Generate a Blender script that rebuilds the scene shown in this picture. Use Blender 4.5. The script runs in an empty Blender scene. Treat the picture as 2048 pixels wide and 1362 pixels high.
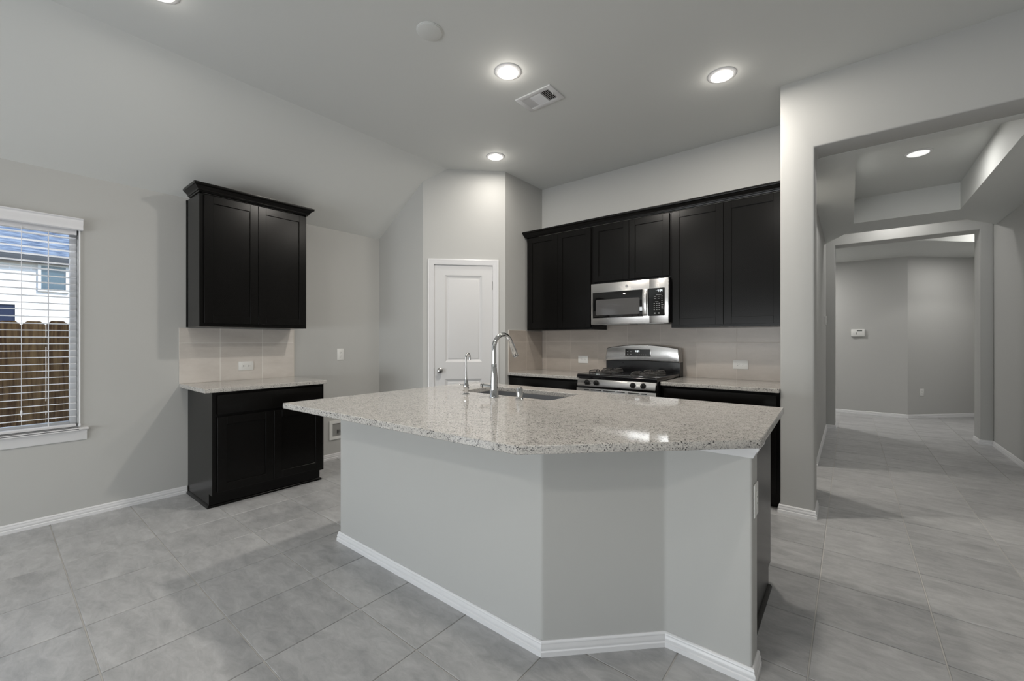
import bpy, bmesh, math, random
from mathutils import Vector, Matrix
random.seed(7)
PI = math.pi
SC = bpy.context.scene
COL = SC.collection

# ------------------------------------------------------------------ camera, world, light, exposure
CAM_H = 1.26
cam_d = bpy.data.cameras.new('camera')
cam = bpy.data.objects.new('camera', cam_d)
COL.objects.link(cam)
cam.location = (0, 0, CAM_H)
cam.rotation_euler = (PI/2, 0, math.radians(38.73))
cam_d.sensor_width = 36
cam_d.lens = 841.5/2048*36
cam_d.clip_start = 0.05
SC.camera = cam

w = bpy.data.worlds.new('world')
SC.world = w
w.use_nodes = True
nt = w.node_tree
bg = nt.nodes['Background']
sky = nt.nodes.new('ShaderNodeTexSky')
sky.sky_type = 'NISHITA'
sky.sun_disc = False
sky.sun_elevation = math.radians(48)
sky.sun_rotation = math.radians(60)
nt.links.new(sky.outputs[0], bg.inputs[0])
bg.inputs[1].default_value = 0.33

def sun_light():
    d = bpy.data.lights.new('sun', 'SUN')
    d.energy = 4.6
    d.angle = 0.03
    d.color = (1.0, 0.96, 0.9)
    o = bpy.data.objects.new('sun', d)
    COL.objects.link(o)
    o.location = (6, 8, 12)
    o.rotation_euler = Vector((-0.62, -0.30, -0.72)).to_track_quat('-Z', 'Y').to_euler()
sun_light()

def area(name, loc, direction, sx, sy, power, color):
    d = bpy.data.lights.new(name, 'AREA')
    d.shape = 'RECTANGLE'
    d.size = sx
    d.size_y = sy
    d.energy = power
    d.color = color
    o = bpy.data.objects.new(name, d)
    COL.objects.link(o)
    o.location = loc
    o.rotation_euler = Vector(direction).to_track_quat('-Z', 'Y').to_euler()
    return o
DAY = (0.925, 0.965, 1.0)
for k, (xx, pw) in enumerate(((-3.2, 42), (-1.5, 50), (0.2, 22))):      # daylight through the living room's rear windows
    area('daylight_rear_window', (xx, -4.38, 0.85), (-0.1, 1, 0.05), 1.2, 0.95, pw, DAY)
for yy in (-0.05, -1.15):                        # daylight through the two side windows
    area('daylight_side_window', (-4.48, yy, 1.35), (1, 0, -0.25), 0.85, 1.3, 4, DAY)

SC.view_settings.view_transform = 'Standard'
SC.view_settings.look = 'None'
SC.view_settings.gamma = 1
SC.view_settings.use_curve_mapping = False
SC.view_settings.exposure = 0.10

LAMP_POWER = 11
WARM = (1.0, 0.94, 0.86)
NEUTRAL = (1.0, 0.975, 0.94)

# ------------------------------------------------------------------ materials
def principled(name, col, rough=0.5, metal=0.0, spec=0.5, emit=None, emit_s=0.0, coat=0.0, trans=0.0):
    m = bpy.data.materials.new(name)
    m.use_nodes = True
    b = m.node_tree.nodes['Principled BSDF']
    b.inputs['Base Color'].default_value = (*col, 1)
    b.inputs['Roughness'].default_value = rough
    b.inputs['Metallic'].default_value = metal
    b.inputs['Specular IOR Level'].default_value = spec
    b.inputs['Coat Weight'].default_value = coat
    b.inputs['Transmission Weight'].default_value = trans
    if emit:
        b.inputs['Emission Color'].default_value = (*emit, 1)
        b.inputs['Emission Strength'].default_value = emit_s
    return m

class NG:
    def __init__(s, m):
        s.nt = m.node_tree
        s.b = s.nt.nodes['Principled BSDF']
    def n(s, t, **kw):
        x = s.nt.nodes.new(t)
        for k, v in kw.items():
            setattr(x, k, v)
        return x
    def l(s, a, b):
        s.nt.links.new(a, b)
    def val(s, sock, v):
        if hasattr(v, 'links'):
            s.l(v, sock)
        else:
            sock.default_value = v
    def math(s, op, a, b=None, c=None):
        x = s.n('ShaderNodeMath', operation=op)
        s.val(x.inputs[0], a)
        if b is not None:
            s.val(x.inputs[1], b)
        if c is not None:
            s.val(x.inputs[2], c)
        return x.outputs[0]
    def mix(s, f, a, b):
        x = s.n('ShaderNodeMix', data_type='RGBA')
        s.val(x.inputs[0], f)
        for i, v in ((6, a), (7, b)):
            if hasattr(v, 'links'):
                s.l(v, x.inputs[i])
            else:
                x.inputs[i].default_value = (*v, 1)
        return x.outputs[2]

def tile_mat(name, ax, u0, du, v0, dv, ca, cb, gu, gv, gw, rough, streak=(1.3, 7.0), spec=0.5, vary=0.35, nsc=1.6, con=2.2, fine=0.0):
    m = principled(name, ca, rough, spec=spec)
    g = NG(m)
    tc = g.n('ShaderNodeTexCoord')
    sp = g.n('ShaderNodeSeparateXYZ')
    g.l(tc.outputs['Object'], sp.inputs[0])
    U, V = sp.outputs[ax[0]], sp.outputs[ax[1]]
    cu = g.math('DIVIDE', g.math('SUBTRACT', U, u0), du)
    cv = g.math('DIVIDE', g.math('SUBTRACT', V, v0), dv)
    fu, fv = g.math('FRACT', cu), g.math('FRACT', cv)
    iu, iv = g.math('FLOOR', cu), g.math('FLOOR', cv)
    eu = g.math('MULTIPLY', g.math('MINIMUM', fu, g.math('SUBTRACT', 1.0, fu)), du)
    ev = g.math('MULTIPLY', g.math('MINIMUM', fv, g.math('SUBTRACT', 1.0, fv)), dv)
    mu = g.math('LESS_THAN', eu, gw/2)
    mv = g.math('LESS_THAN', ev, gw/2)
    cid = g.n('ShaderNodeCombineXYZ')
    g.l(iu, cid.inputs[0]); g.l(iv, cid.inputs[1])
    wn = g.n('ShaderNodeTexWhiteNoise', noise_dimensions='2D')
    g.l(cid.outputs[0], wn.inputs['Vector'])
    rnd = wn.outputs['Value']
    cv2 = g.n('ShaderNodeCombineXYZ')
    g.l(g.math('ADD', g.math('MULTIPLY', U, streak[0]), g.math('MULTIPLY', rnd, 17.0)), cv2.inputs[0])
    g.l(g.math('ADD', g.math('MULTIPLY', V, streak[1]), g.math('MULTIPLY', rnd, 31.0)), cv2.inputs[1])
    n1 = g.n('ShaderNodeTexNoise')
    n1.inputs['Scale'].default_value = nsc
    n1.inputs['Detail'].default_value = 9
    n1.inputs['Roughness'].default_value = 0.66
    g.l(cv2.outputs[0], n1.inputs['Vector'])
    f = g.math('MULTIPLY_ADD', g.math('SUBTRACT', n1.outputs['Fac'], 0.5), con, 0.5)
    if fine:
        n2 = g.n('ShaderNodeTexNoise')
        n2.inputs['Scale'].default_value = 5.5
        n2.inputs['Detail'].default_value = 8
        n2.inputs['Roughness'].default_value = 0.7
        n2.inputs['Distortion'].default_value = 0.8
        g.l(cv2.outputs[0], n2.inputs['Vector'])
        f = g.math('MULTIPLY_ADD', g.math('SUBTRACT', n2.outputs['Fac'], 0.5), fine, f)
    f = g.math('MULTIPLY_ADD', g.math('SUBTRACT', rnd, 0.5), vary, f)
    f = g.math('MAXIMUM', 0.0, g.math('MINIMUM', 1.0, f))
    c = g.mix(f, ca, cb)
    c = g.mix(mu, c, gu)
    c = g.mix(mv, c, gv)
    g.l(c, g.b.inputs['Base Color'])
    anyg = g.math('MAXIMUM', mu, mv)
    g.l(g.math('MULTIPLY_ADD', anyg, 0.4, rough), g.b.inputs['Roughness'])
    return m

PAINT = principled('wall_paint_grey', (0.499, 0.500, 0.487), 0.62, spec=0.3)
CEILP = principled('ceiling_paint', (0.665, 0.675, 0.66), 0.7, spec=0.25)
WHITE = principled('white_trim_paint', (0.74, 0.74, 0.75), 0.33)
DOORW = principled('white_door_paint', (0.66, 0.66, 0.665), 0.36)
PLAST = principled('white_plastic', (0.78, 0.78, 0.76), 0.35)
PLASTD = principled('socket_slot_dark', (0.10, 0.10, 0.10), 0.5)
CAB = principled('black_stained_cabinet', (0.0042, 0.0039, 0.0036), 0.23, spec=0.20)
CABIN = principled('cabinet_interior', (0.35, 0.30, 0.24), 0.6)
STEEL = principled('brushed_stainless_steel', (0.62, 0.61, 0.60), 0.26, metal=1.0)
SINKM = principled('sink_stainless_steel', (0.50, 0.51, 0.53), 0.32, metal=1.0)
CHROME = principled('polished_chrome', (0.66, 0.66, 0.66), 0.06, metal=1.0)
NICKEL = principled('satin_nickel', (0.34, 0.335, 0.325), 0.28, metal=1.0)
BLACKG = principled('black_glass', (0.006, 0.006, 0.006), 0.05, spec=0.6)
MESHG = principled('microwave_window_mesh', (0.075, 0.073, 0.072), 0.06, spec=0.6)
BLACKE = principled('black_enamel', (0.010, 0.010, 0.011), 0.16, spec=0.5)
IRON = principled('cast_iron_grey', (0.055, 0.052, 0.050), 0.42, spec=0.5)
BLACKP = principled('black_plastic', (0.012, 0.012, 0.012), 0.3)
DUCT = principled('duct_dark', (0.015, 0.015, 0.014), 0.8)
VINYL = principled('white_vinyl', (0.75, 0.76, 0.78), 0.35)
BLINDW = principled('white_blind_slat', (0.78, 0.78, 0.80), 0.38)
LENS = principled('lamp_lens', (0.8, 0.8, 0.78), 0.4, emit=(1.0, 1.0, 0.98), emit_s=0.75)
DIGIT = principled('lit_display_digits', (0.1, 0.1, 0.1), 0.4, emit=(0.9, 0.97, 1.0), emit_s=1.4)
PRINT = principled('panel_print_grey', (0.25, 0.25, 0.25), 0.4)
RUBBER = principled('rubber_black', (0.02, 0.02, 0.02), 0.6)
LCD = principled('keypad_lcd', (0.10, 0.11, 0.10), 0.3)
GLASS = principled('window_glass', (0.9, 0.95, 0.95), 0.0, spec=0.5)
def thin_glass(m):
    n = m.node_tree
    out = [x for x in n.nodes if x.type == 'OUTPUT_MATERIAL'][0]
    tr = n.nodes.new('ShaderNodeBsdfTransparent')
    tr.inputs[0].default_value = (0.93, 0.96, 0.97, 1)
    gl = n.nodes.new('ShaderNodeBsdfGlossy')
    gl.inputs['Roughness'].default_value = 0.0
    fr = n.nodes.new('ShaderNodeFresnel')
    fr.inputs[0].default_value = 1.45
    mx = n.nodes.new('ShaderNodeMixShader')
    n.links.new(fr.outputs[0], mx.inputs[0])
    n.links.new(tr.outputs[0], mx.inputs[1])
    n.links.new(gl.outputs[0], mx.inputs[2])
    n.links.new(mx.outputs[0], out.inputs[0])
thin_glass(GLASS)

FLOOR = tile_mat('floor_tile_grey', (0, 1), -0.122, 0.418, 0.268, 0.4125, (0.30, 0.302, 0.306), (0.53, 0.53, 0.532),
                 (0.3, 0.3, 0.3), (0.3, 0.3, 0.3), 0.0, 0.34, (1.6, 3.6), vary=0.26, nsc=2.0, con=1.5, fine=1.6)
GROUT = principled('floor_grout', (0.55, 0.54, 0.52), 0.8, spec=0.2)
SPLASH_BACK = tile_mat('backsplash_tile_back', (0, 2), -2.555, 0.35, 1.243, 0.338, (0.40, 0.352, 0.31), (0.51, 0.458, 0.41),
                       (0.60, 0.55, 0.50), (0.60, 0.55, 0.50), 0.004, 0.3, (1.5, 4.0))
SPLASH_SIDE = tile_mat('backsplash_tile_side', (1, 2), 3.973, 0.34, 1.243, 0.338, (0.40, 0.352, 0.31), (0.51, 0.458, 0.41),
                       (0.60, 0.55, 0.50), (0.60, 0.55, 0.50), 0.004, 0.3, (1.5, 4.0))
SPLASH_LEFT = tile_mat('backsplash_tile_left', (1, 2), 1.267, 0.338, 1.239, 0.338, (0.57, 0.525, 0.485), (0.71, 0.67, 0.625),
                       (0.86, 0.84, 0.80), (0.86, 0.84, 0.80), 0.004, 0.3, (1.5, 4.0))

def granite():
    m = principled('speckled_white_granite', (0.6, 0.58, 0.55), 0.055, spec=0.5)
    g = NG(m)
    tc = g.n('ShaderNodeTexCoord')
    v = g.n('ShaderNodeTexVoronoi')
    v.inputs['Scale'].default_value = 270
    g.l(tc.outputs['Object'], v.inputs['Vector'])
    sp = g.n('ShaderNodeSeparateColor')
    g.l(v.outputs['Color'], sp.inputs[0])
    big = g.n('ShaderNodeTexNoise')
    big.inputs['Scale'].default_value = 22
    big.inputs['Detail'].default_value = 3
    g.l(tc.outputs['Object'], big.inputs['Vector'])
    f = g.math('ADD', sp.outputs[0], g.math('MULTIPLY', g.math('SUBTRACT', big.outputs['Fac'], 0.5), 0.5))
    r = g.n('ShaderNodeValToRGB')
    r.color_ramp.interpolation = 'CONSTANT'
    els = ((0.0, (0.56, 0.54, 0.51)), (0.32, (0.49, 0.475, 0.45)), (0.60, (0.42, 0.405, 0.385)), (0.80, (0.31, 0.30, 0.29)), (0.92, (0.17, 0.165, 0.16)), (0.975, (0.05, 0.05, 0.05)))
    e = r.color_ramp.elements
    e[0].position = 0; e[0].color = (*els[0][1], 1)
    e[1].position = els[1][0]; e[1].color = (*els[1][1], 1)
    for p, c in els[2:]:
        x = e.new(p)
        x.color = (*c, 1)
    g.l(f, r.inputs[0])
    g.l(r.outputs[0], g.b.inputs['Base Color'])
    return m
GRANITE = granite()

def fence_wood():
    m = principled('fence_wood', (0.2, 0.12, 0.06), 0.75, spec=0.2)
    g = NG(m)
    tc = g.n('ShaderNodeTexCoord')
    sp = g.n('ShaderNodeSeparateXYZ')
    g.l(tc.outputs['Object'], sp.inputs[0])
    idx = g.math('FLOOR', g.math('DIVIDE', g.math('SUBTRACT', sp.outputs[1], 0.188), 0.1455))
    wn = g.n('ShaderNodeTexWhiteNoise', noise_dimensions='1D')
    g.l(idx, wn.inputs['W'])
    cv = g.n('ShaderNodeCombineXYZ')
    g.l(g.math('MULTIPLY', sp.outputs[1], 22.0), cv.inputs[1])
    g.l(g.math('ADD', g.math('MULTIPLY', sp.outputs[2], 1.6), g.math('MULTIPLY', wn.outputs[0], 40.0)), cv.inputs[2])
    n = g.n('ShaderNodeTexNoise')
    n.inputs['Scale'].default_value = 2.0
    n.inputs['Detail'].default_value = 6
    n.inputs['Distortion'].default_value = 0.6
    g.l(cv.outputs[0], n.inputs['Vector'])
    f = g.math('MULTIPLY_ADD', g.math('SUBTRACT', n.outputs['Fac'], 0.5), 2.4, g.math('MULTIPLY_ADD', wn.outputs[0], 0.5, 0.25))
    f = g.math('MAXIMUM', 0.0, g.math('MINIMUM', 1.0, f))
    g.l(g.mix(f, (0.15, 0.062, 0.017), (0.52, 0.29, 0.115)), g.b.inputs['Base Color'])
    return m
FENCE = fence_wood()

def brick_mat():
    m = principled('pale_brick', (0.7, 0.68, 0.66), 0.8, spec=0.2)
    g = NG(m)
    tc = g.n('ShaderNodeTexCoord')
    sp = g.n('ShaderNodeSeparateXYZ')
    g.l(tc.outputs['Object'], sp.inputs[0])
    cv = g.n('ShaderNodeCombineXYZ')
    g.l(sp.outputs[1], cv.inputs[0]); g.l(sp.outputs[2], cv.inputs[1])
    b = g.n('ShaderNodeTexBrick')
    b.inputs['Scale'].default_value = 1.0
    b.inputs['Brick Width'].default_value = 0.30
    b.inputs['Row Height'].default_value = 0.11
    b.inputs['Mortar Size'].default_value = 0.012
    b.inputs['Color1'].default_value = (0.88, 0.87, 0.86, 1)
    b.inputs['Color2'].default_value = (0.66, 0.62, 0.58, 1)
    b.inputs['Mortar'].default_value = (0.85, 0.85, 0.85, 1)
    g.l(cv.outputs[0], b.inputs['Vector'])
    g.l(b.outputs['Color'], g.b.inputs['Base Color'])
    return m
BRICK = brick_mat()

def shingle_mat():
    m = principled('roof_shingle', (0.2, 0.24, 0.3), 0.85, spec=0.2)
    g = NG(m)
    tc = g.n('ShaderNodeTexCoord')
    sp = g.n('ShaderNodeSeparateXYZ')
    g.l(tc.outputs['Object'], sp.inputs[0])
    cv = g.n('ShaderNodeCombineXYZ')
    g.l(g.math('MULTIPLY', sp.outputs[1], 3.0), cv.inputs[0]); g.l(g.math('MULTIPLY', sp.outputs[2], 26.0), cv.inputs[1])
    n = g.n('ShaderNodeTexNoise')
    n.inputs['Scale'].default_value = 1.2
    n.inputs['Detail'].default_value = 4
    g.l(cv.outputs[0], n.inputs['Vector'])
    f = g.math('MAXIMUM', 0.0, g.math('MINIMUM', 1.0, g.math('MULTIPLY_ADD', g.math('SUBTRACT', n.outputs['Fac'], 0.5), 3.2, 0.5)))
    g.l(g.mix(f, (0.055, 0.080, 0.135), (0.22, 0.27, 0.35)), g.b.inputs['Base Color'])
    return m
SHINGLE = shingle_mat()
GROUND = principled('ground_soil', (0.20, 0.17, 0.13), 0.95, spec=0.1)
HOUSEGLASS = principled('house_window_glass', (0.06, 0.10, 0.14), 0.08, spec=0.8)
DARKBLUE = principled('dark_blue_screen', (0.012, 0.02, 0.055), 0.35)

# ------------------------------------------------------------------ geometry helpers
class MB:
    def __init__(s):
        s.bm = bmesh.new()
    def add(s, t, mat=None):
        if mat is not None:
            t.transform(mat)
        mp = {v: s.bm.verts.new(v.co) for v in t.verts}
        for f in t.faces:
            try:
                nf = s.bm.faces.new([mp[v] for v in f.verts])
                nf.smooth = f.smooth
                nf.material_index = f.material_index
            except ValueError:
                pass
        t.free()
        return s
    def box(s, x0, x1, y0, y1, z0, z1, bev=0.0, seg=2, mi=0, M=None):
        t = bmesh.new()
        bmesh.ops.create_cube(t, size=1)
        for v in t.verts:
            v.co = Vector(((x0+x1)/2 + v.co.x*(x1-x0), (y0+y1)/2 + v.co.y*(y1-y0), (z0+z1)/2 + v.co.z*(z1-z0)))
        if bev > 0:
            bmesh.ops.bevel(t, geom=list(t.edges), offset=bev, segments=seg, profile=0.5, affect='EDGES', clamp_overlap=True)
        for f in t.faces:
            f.material_index = mi
        return s.add(t, M)
    def prism(s, poly, z0, z1, bev=0.0, mi=0, axis='z', holes=(), M=None, seg=2):
        """poly in 2D extruded along axis: z: (x,y), y: (x,z), x: (y,z)"""
        def P(p, h):
            if axis == 'z':
                return Vector((p[0], p[1], h))
            if axis == 'y':
                return Vector((p[0], h, p[1]))
            return Vector((h, p[0], p[1]))
        t = bmesh.new()
        loops = [list(poly)] + [list(h) for h in holes]
        bots, tops = [], []
        for lp in loops:
            bots.append([t.verts.new(P(p, z0)) for p in lp])
            tops.append([t.verts.new(P(p, z1)) for p in lp])
        if not holes:
            t.faces.new(bots[0]); t.faces.new(list(reversed(tops[0])))
        else:
            for rings in (bots, tops):
                es = []
                for r in rings:
                    for i in range(len(r)):
                        es.append(t.edges.new((r[i], r[(i+1) % len(r)])))
                bmesh.ops.triangle_fill(t, use_beauty=True, edges=es)
        for b, u in zip(bots, tops):
            n = len(b)
            for i in range(n):
                t.faces.new((b[i], b[(i+1) % n], u[(i+1) % n], u[i]))
        bmesh.ops.recalc_face_normals(t, faces=list(t.faces))
        if bev > 0:
            es = [e for e in t.edges if len(e.link_faces) == 2 and e.calc_face_angle(0) > 0.4]
            bmesh.ops.bevel(t, geom=es, offset=bev, segments=seg, profile=0.5, affect='EDGES', clamp_overlap=True)
        for f in t.faces:
            f.material_index = mi
        return s.add(t, M)
    def lathe(s, prof, c=(0, 0, 0), axis='z', n=32, mi=0, M=None, caps=True):
        """prof: list of (radius, height)"""
        t = bmesh.new()
        rings = []
        for r, h in prof:
            ring = []
            for k in range(n):
                a = 2*PI*k/n
                x, y = r*math.cos(a), r*math.sin(a)
                p = {'z': (x, y, h), 'x': (h, x, y), 'y': (y, h, x)}[axis]
                ring.append(t.verts.new(Vector(p) + Vector(c)))
            rings.append(ring)
        for a, b in zip(rings[:-1], rings[1:]):
            for k in range(n):
                t.faces.new((a[k], a[(k+1) % n], b[(k+1) % n], b[k]))
        if caps:
            t.faces.new(list(reversed(rings[0])))
            t.faces.new(rings[-1])
        bmesh.ops.recalc_face_normals(t, faces=list(t.faces))
        for f in t.faces:
            f.material_index = mi
        return s.add(t, M)
    def tube(s, pts, rad, n=12, closed=False, mi=0, M=None):
        pts = [Vector(p) for p in pts]
        m = len(pts)
        rads = rad if isinstance(rad, (list, tuple)) else [rad]*m
        t = bmesh.new()
        rings = []
        up = None
        for i, p in enumerate(pts):
            if closed:
                d = (pts[(i+1) % m] - pts[(i-1) % m])
            else:
                d = pts[min(i+1, m-1)] - pts[max(i-1, 0)]
            d.normalize()
            if up is None:
                up = Vector((0, 0, 1)) if abs(d.z) < 0.9 else Vector((1, 0, 0))
            a = d.cross(up)
            a.normalize()
            b = a.cross(d)
            b.normalize()
            up = b
            rings.append([t.verts.new(p + (a*math.cos(2*PI*k/n) + b*math.sin(2*PI*k/n))*rads[i]) for k in range(n)])
        pr = list(zip(rings[:-1], rings[1:]))
        if closed:
            pr.append((rings[-1], rings[0]))
        for a, b in pr:
            for k in range(n):
                t.faces.new((a[k], a[(k+1) % n], b[(k+1) % n], b[k]))
        if not closed:
            t.faces.new(list(reversed(rings[0])))
            t.faces.new(rings[-1])
        bmesh.ops.recalc_face_normals(t, faces=list(t.faces))
        for f in t.faces:
            f.material_index = mi
        return s.add(t, M)
    def sweep(s, path, prof, closed=False, mi=0, M=None, ends=None):
        """sweep a profile (offset to the right of travel, height) along a 2D path with mitred corners"""
        P = [Vector((p[0], p[1])) for p in path]
        m = len(P)
        t = bmesh.new()
        rings = []
        for i in range(m):
            d0 = (P[i] - P[i-1]).normalized() if (i > 0 or closed) else None
            d1 = (P[(i+1) % m] - P[i]).normalized() if (i < m-1 or closed) else None
            if d0 is None: d0 = d1
            if d1 is None: d1 = d0
            n0, n1 = Vector((d0.y, -d0.x)), Vector((d1.y, -d1.x))
            nn = (n0 + n1).normalized()
            k = 1.0/max(0.25, nn.dot(n0))
            rings.append([t.verts.new((P[i].x + nn.x*k*o, P[i].y + nn.y*k*o, h)) for o, h in prof])
        q = len(prof)
        pr = list(zip(rings[:-1], rings[1:]))
        if closed:
            pr.append((rings[-1], rings[0]))
        for a, b in pr:
            for k in range(q):
                t.faces.new((a[k], a[(k+1) % q], b[(k+1) % q], b[k]))
        if not closed:
            t.faces.new(list(reversed(rings[0])))
            t.faces.new(rings[-1])
        bmesh.ops.recalc_face_normals(t, faces=list(t.faces))
        for f in t.faces:
            f.material_index = mi
        return s.add(t, M)

MW = {}
def ob(name, mb, mat, parent=None, local=False, label=None, sharp=35, kind=None):
    bm = mb.bm
    if parent is not None and not local:
        bm.transform(MW[parent].inverted())
    me = bpy.data.meshes.new(name)
    for f in bm.faces:
        f.smooth = True
    bm.to_mesh(me)
    bm.free()
    me.set_sharp_from_angle(angle=math.radians(sharp))
    for m in (mat if isinstance(mat, (list, tuple)) else [mat]):
        me.materials.append(m)
    o = bpy.data.objects.new(name, me)
    COL.objects.link(o)
    if parent is not None:
        o.parent = parent
        MW[o] = MW[parent].copy()
    else:
        MW[o] = Matrix.Identity(4)
    if label:
        o['label'] = label
    if kind:
        o['kind'] = kind
    return o

def thing(name, label, cat, loc=(0, 0, 0), rz=0.0, group=None, kind=None):
    o = bpy.data.objects.new(name, None)
    COL.objects.link(o)
    o.location = loc
    o.rotation_euler = (0, 0, rz)
    o.empty_display_size = 0.1
    MW[o] = Matrix.Translation(loc) @ Matrix.Rotation(rz, 4, 'Z')
    if label: o['label'] = label
    if cat: o['category'] = cat
    if group: o['group'] = group
    if kind: o['kind'] = kind
    return o

def tag(o, label, cat, group=None):
    o['label'] = label
    o['category'] = cat
    if group: o['group'] = group
    return o

def struct(name, mb, mat, label=None):
    o = ob(name, mb, mat)
    o['kind'] = 'structure'
    if label: o['label'] = label
    return o

# ------------------------------------------------------------------ setting: floor, walls, ceilings
XL = -4.28                      # window wall
ZC = 3.127                      # flat ceiling
ZL = 2.625                      # hall ceiling, opening head
YP = 2.86                       # pantry side wall
DA = Vector((-3.602, 2.950)); DB = Vector((-2.972, 3.588))   # diagonal pantry wall
YW = 4.30                       # range wall
YC = 3.648                      # wall with the wide opening
YH = 3.90
XHL, XHR = -0.262, 1.345        # hall side walls
YF, YF2 = 7.53, 7.83            # far arch
T = 0.12

mb = MB()
mb.box(-4.28, 4.2, -4.3, 12.2, -0.1, -0.0042, mi=1)
gp = 0.0029
for i in range(-10, 11):
    for j in range(-11, 29):
        x0, y0_ = -0.122+0.418*i, 0.268+0.4125*j
        mb.prism([(x0+gp, y0_+gp), (x0+0.418-gp, y0_+gp), (x0+0.418-gp, y0_+0.4125-gp), (x0+gp, y0_+0.4125-gp)], -0.008, 0.0, bev=0.0012 if j < 13 else 0, seg=1)
struct('floor', mb, [FLOOR, GROUT])

W1 = (-0.51, 0.405); W2 = (-1.60, -0.69); WZ0, WZ1 = 0.625, 2.06
mb = MB()
xa, xb = XL-0.15, XL
mb.box(xa, xb, -4.3, W2[0], 0, 3.2)
mb.box(xa, xb, W2[1], W1[0], 0, 3.2)
mb.box(xa, xb, W1[1], YP, 0, 3.2)
for q in (W1, W2):
    mb.box(xa, xb, q[0], q[1], 0, WZ0)
    mb.box(xa, xb, q[0], q[1], WZ1, 3.2)
struct('wall_left', mb, PAINT)

mb = MB(); mb.prism([(XL-0.15, YP), (XL, YP), (DA.x, DA.y), (DA.x, DA.y+T), (XL-0.15, YP+T)], 0, 3.2)
struct('wall_pantry', mb, PAINT)

# diagonal pantry wall with the door opening (local frame along the wall)
DU = (DB-DA); DLEN = DU.length; DANG = math.atan2(DU.y, DU.x)
MD = Matrix.Translation((DA.x, DA.y, 0)) @ Matrix.Rotation(DANG, 4, 'Z')
DO0, DO1, DOZ = 0.109, 0.766, 2.094
mb = MB()
mb.box(0, DO0, 0, T, 0, 3.2, M=MD)
mb.box(DO1, DLEN, 0, T, 0, 3.2, M=MD)
mb.box(DO0, DO1, 0, T, DOZ, 3.2, M=MD)
struct('wall_diagonal', mb, PAINT)

mb = MB(); mb.box(DB.x-T, DB.x, DB.y, YW, 0, 3.2)
struct('wall_side', mb, PAINT)
mb = MB(); mb.box(DB.x-T, -0.40, YW, YW+T, 0, 3.2)
struct('wall_back', mb, PAINT)

# end of the range alcove, jamb and header of the wide opening, the wall right of it
mb = MB()
mb.prism([(-0.398, 0), (-0.192, 0), (-0.192, ZL), (1.42, ZL), (1.42, 0), (4.1, 0), (4.1, 3.2), (-0.398, 3.2)], YC, YH, axis='y', bev=0.012, seg=3)
mb.box(-0.398, XHL, YH-0.02, YW+T, 0, 3.2)
struct('wall_column', mb, PAINT)

mb = MB()
mb.box(3.9, 4.05, -4.3, YC, 0, 3.2)
struct('wall_right', mb, PAINT)
mb = MB()
mb.box(XL, 4.0, -4.45, -4.3, 0, 0.35)
mb.box(XL, 4.0, -4.45, -4.3, 1.35, 3.2)
xs = [XL, -3.85, -2.55, -2.15, -0.85, -0.45, 0.85, 4.0]
for i in range(0, 7, 2):
    mb.box(xs[i], xs[i+1], -4.45, -4.3, 0.35, 1.35)
struct('wall_rear', mb, PAINT)

# vaulted ceiling: flat part and the slope down to the window wall
mb = MB()
XK = -3.42
mb.prism([(XL-0.15, 2.438-0.12), (XK, ZC), (4.05, ZC), (4.05, ZC+0.15), (XK, ZC+0.15), (XL-0.15, 2.47)], -4.4, YW+T, axis='y')
struct('ceiling', mb, CEILP)

# hall: left wall with side corridor, right wall, far arch, foyer walls
mb = MB()
mb.box(XHL-0.13, XHL, 5.20, YF, 0, 3.2)
struct('wall_hall_left', mb, PAINT)
mb = MB()
mb.box(-2.4, XHL-0.13, 5.20, 5.32, 0, 3.0)
mb.box(-2.5, -2.4, YW+T, 5.32, 0, 3.0)
struct('wall_corridor', mb, PAINT)
mb = MB()
mb.box(XHR, XHR+0.13, YH, YF+0.3, 0, 3.2)
struct('wall_hall_right', mb, PAINT)
mb = MB()
mb.prism([(XHL-0.13, 0), (-0.160, 0), (-0.160, 2.61), (1.235, 2.61), (1.235, 0), (XHR, 0), (XHR, 3.1), (XHL-0.13, 3.1)], YF, YF2, axis='y', bev=0.008)
struct('wall_arch', mb, PAINT)
mb = MB()
mb.box(-2.2, 0.737, 9.34, 9.46, 0, 3.2)
MF = Matrix.Translation((0.737, 9.34, 0)) @ Matrix.Rotation(PI/4, 4, 'Z')
mb.box(0, 2.6, 0, 0.12, 0, 3.2, M=MF)
mb.box(-2.32, -2.2, YF, 9.46, 0, 3.2)
mb.box(-2.2, XHL-0.13, YF, YF+0.12, 0, 3.2)
mb.box(2.5, 2.62, YF, 11.4, 0, 3.2)
mb.box(XHR+0.13, 2.5, YF+0.2, YF2, 0, 3.2)
struct('wall_foyer', mb, PAINT)

# lowered hall ceiling with a rectangular tray and the stepped notch in front of the arch
mb = MB()
tray = [(0.038, 3.985), (0.90, 3.985), (0.90, 6.325), (0.038, 6.325)]
outer = [(-2.5, YW+T), (-0.40, YW+T), (-0.40, YH), (XHR+0.05, YH), (XHR+0.05, 7.50), (1.028, 6.905), (-0.056, 6.905), (-0.30, 7.50), (-0.40, 7.50), (-0.40, 5.32), (-2.5, 5.32)]
mb.prism(outer, ZL, ZL+0.04, holes=[tray])
zt = 2.905
mb.box(0.0, 0.94, 3.95, 6.36, zt, zt+0.04)
mb.box(0.0, 0.038, 3.95, 6.36, ZL+0.04, zt)
mb.box(0.90, 0.94, 3.95, 6.36, ZL+0.04, zt)
mb.box(0.038, 0.90, 3.95, 3.985, ZL+0.04, zt)
mb.box(0.038, 0.90, 6.325, 6.36, ZL+0.04, zt)
mb.box(-0.42, 1.50, 6.85, 7.6, 3.0, 3.04)
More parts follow.
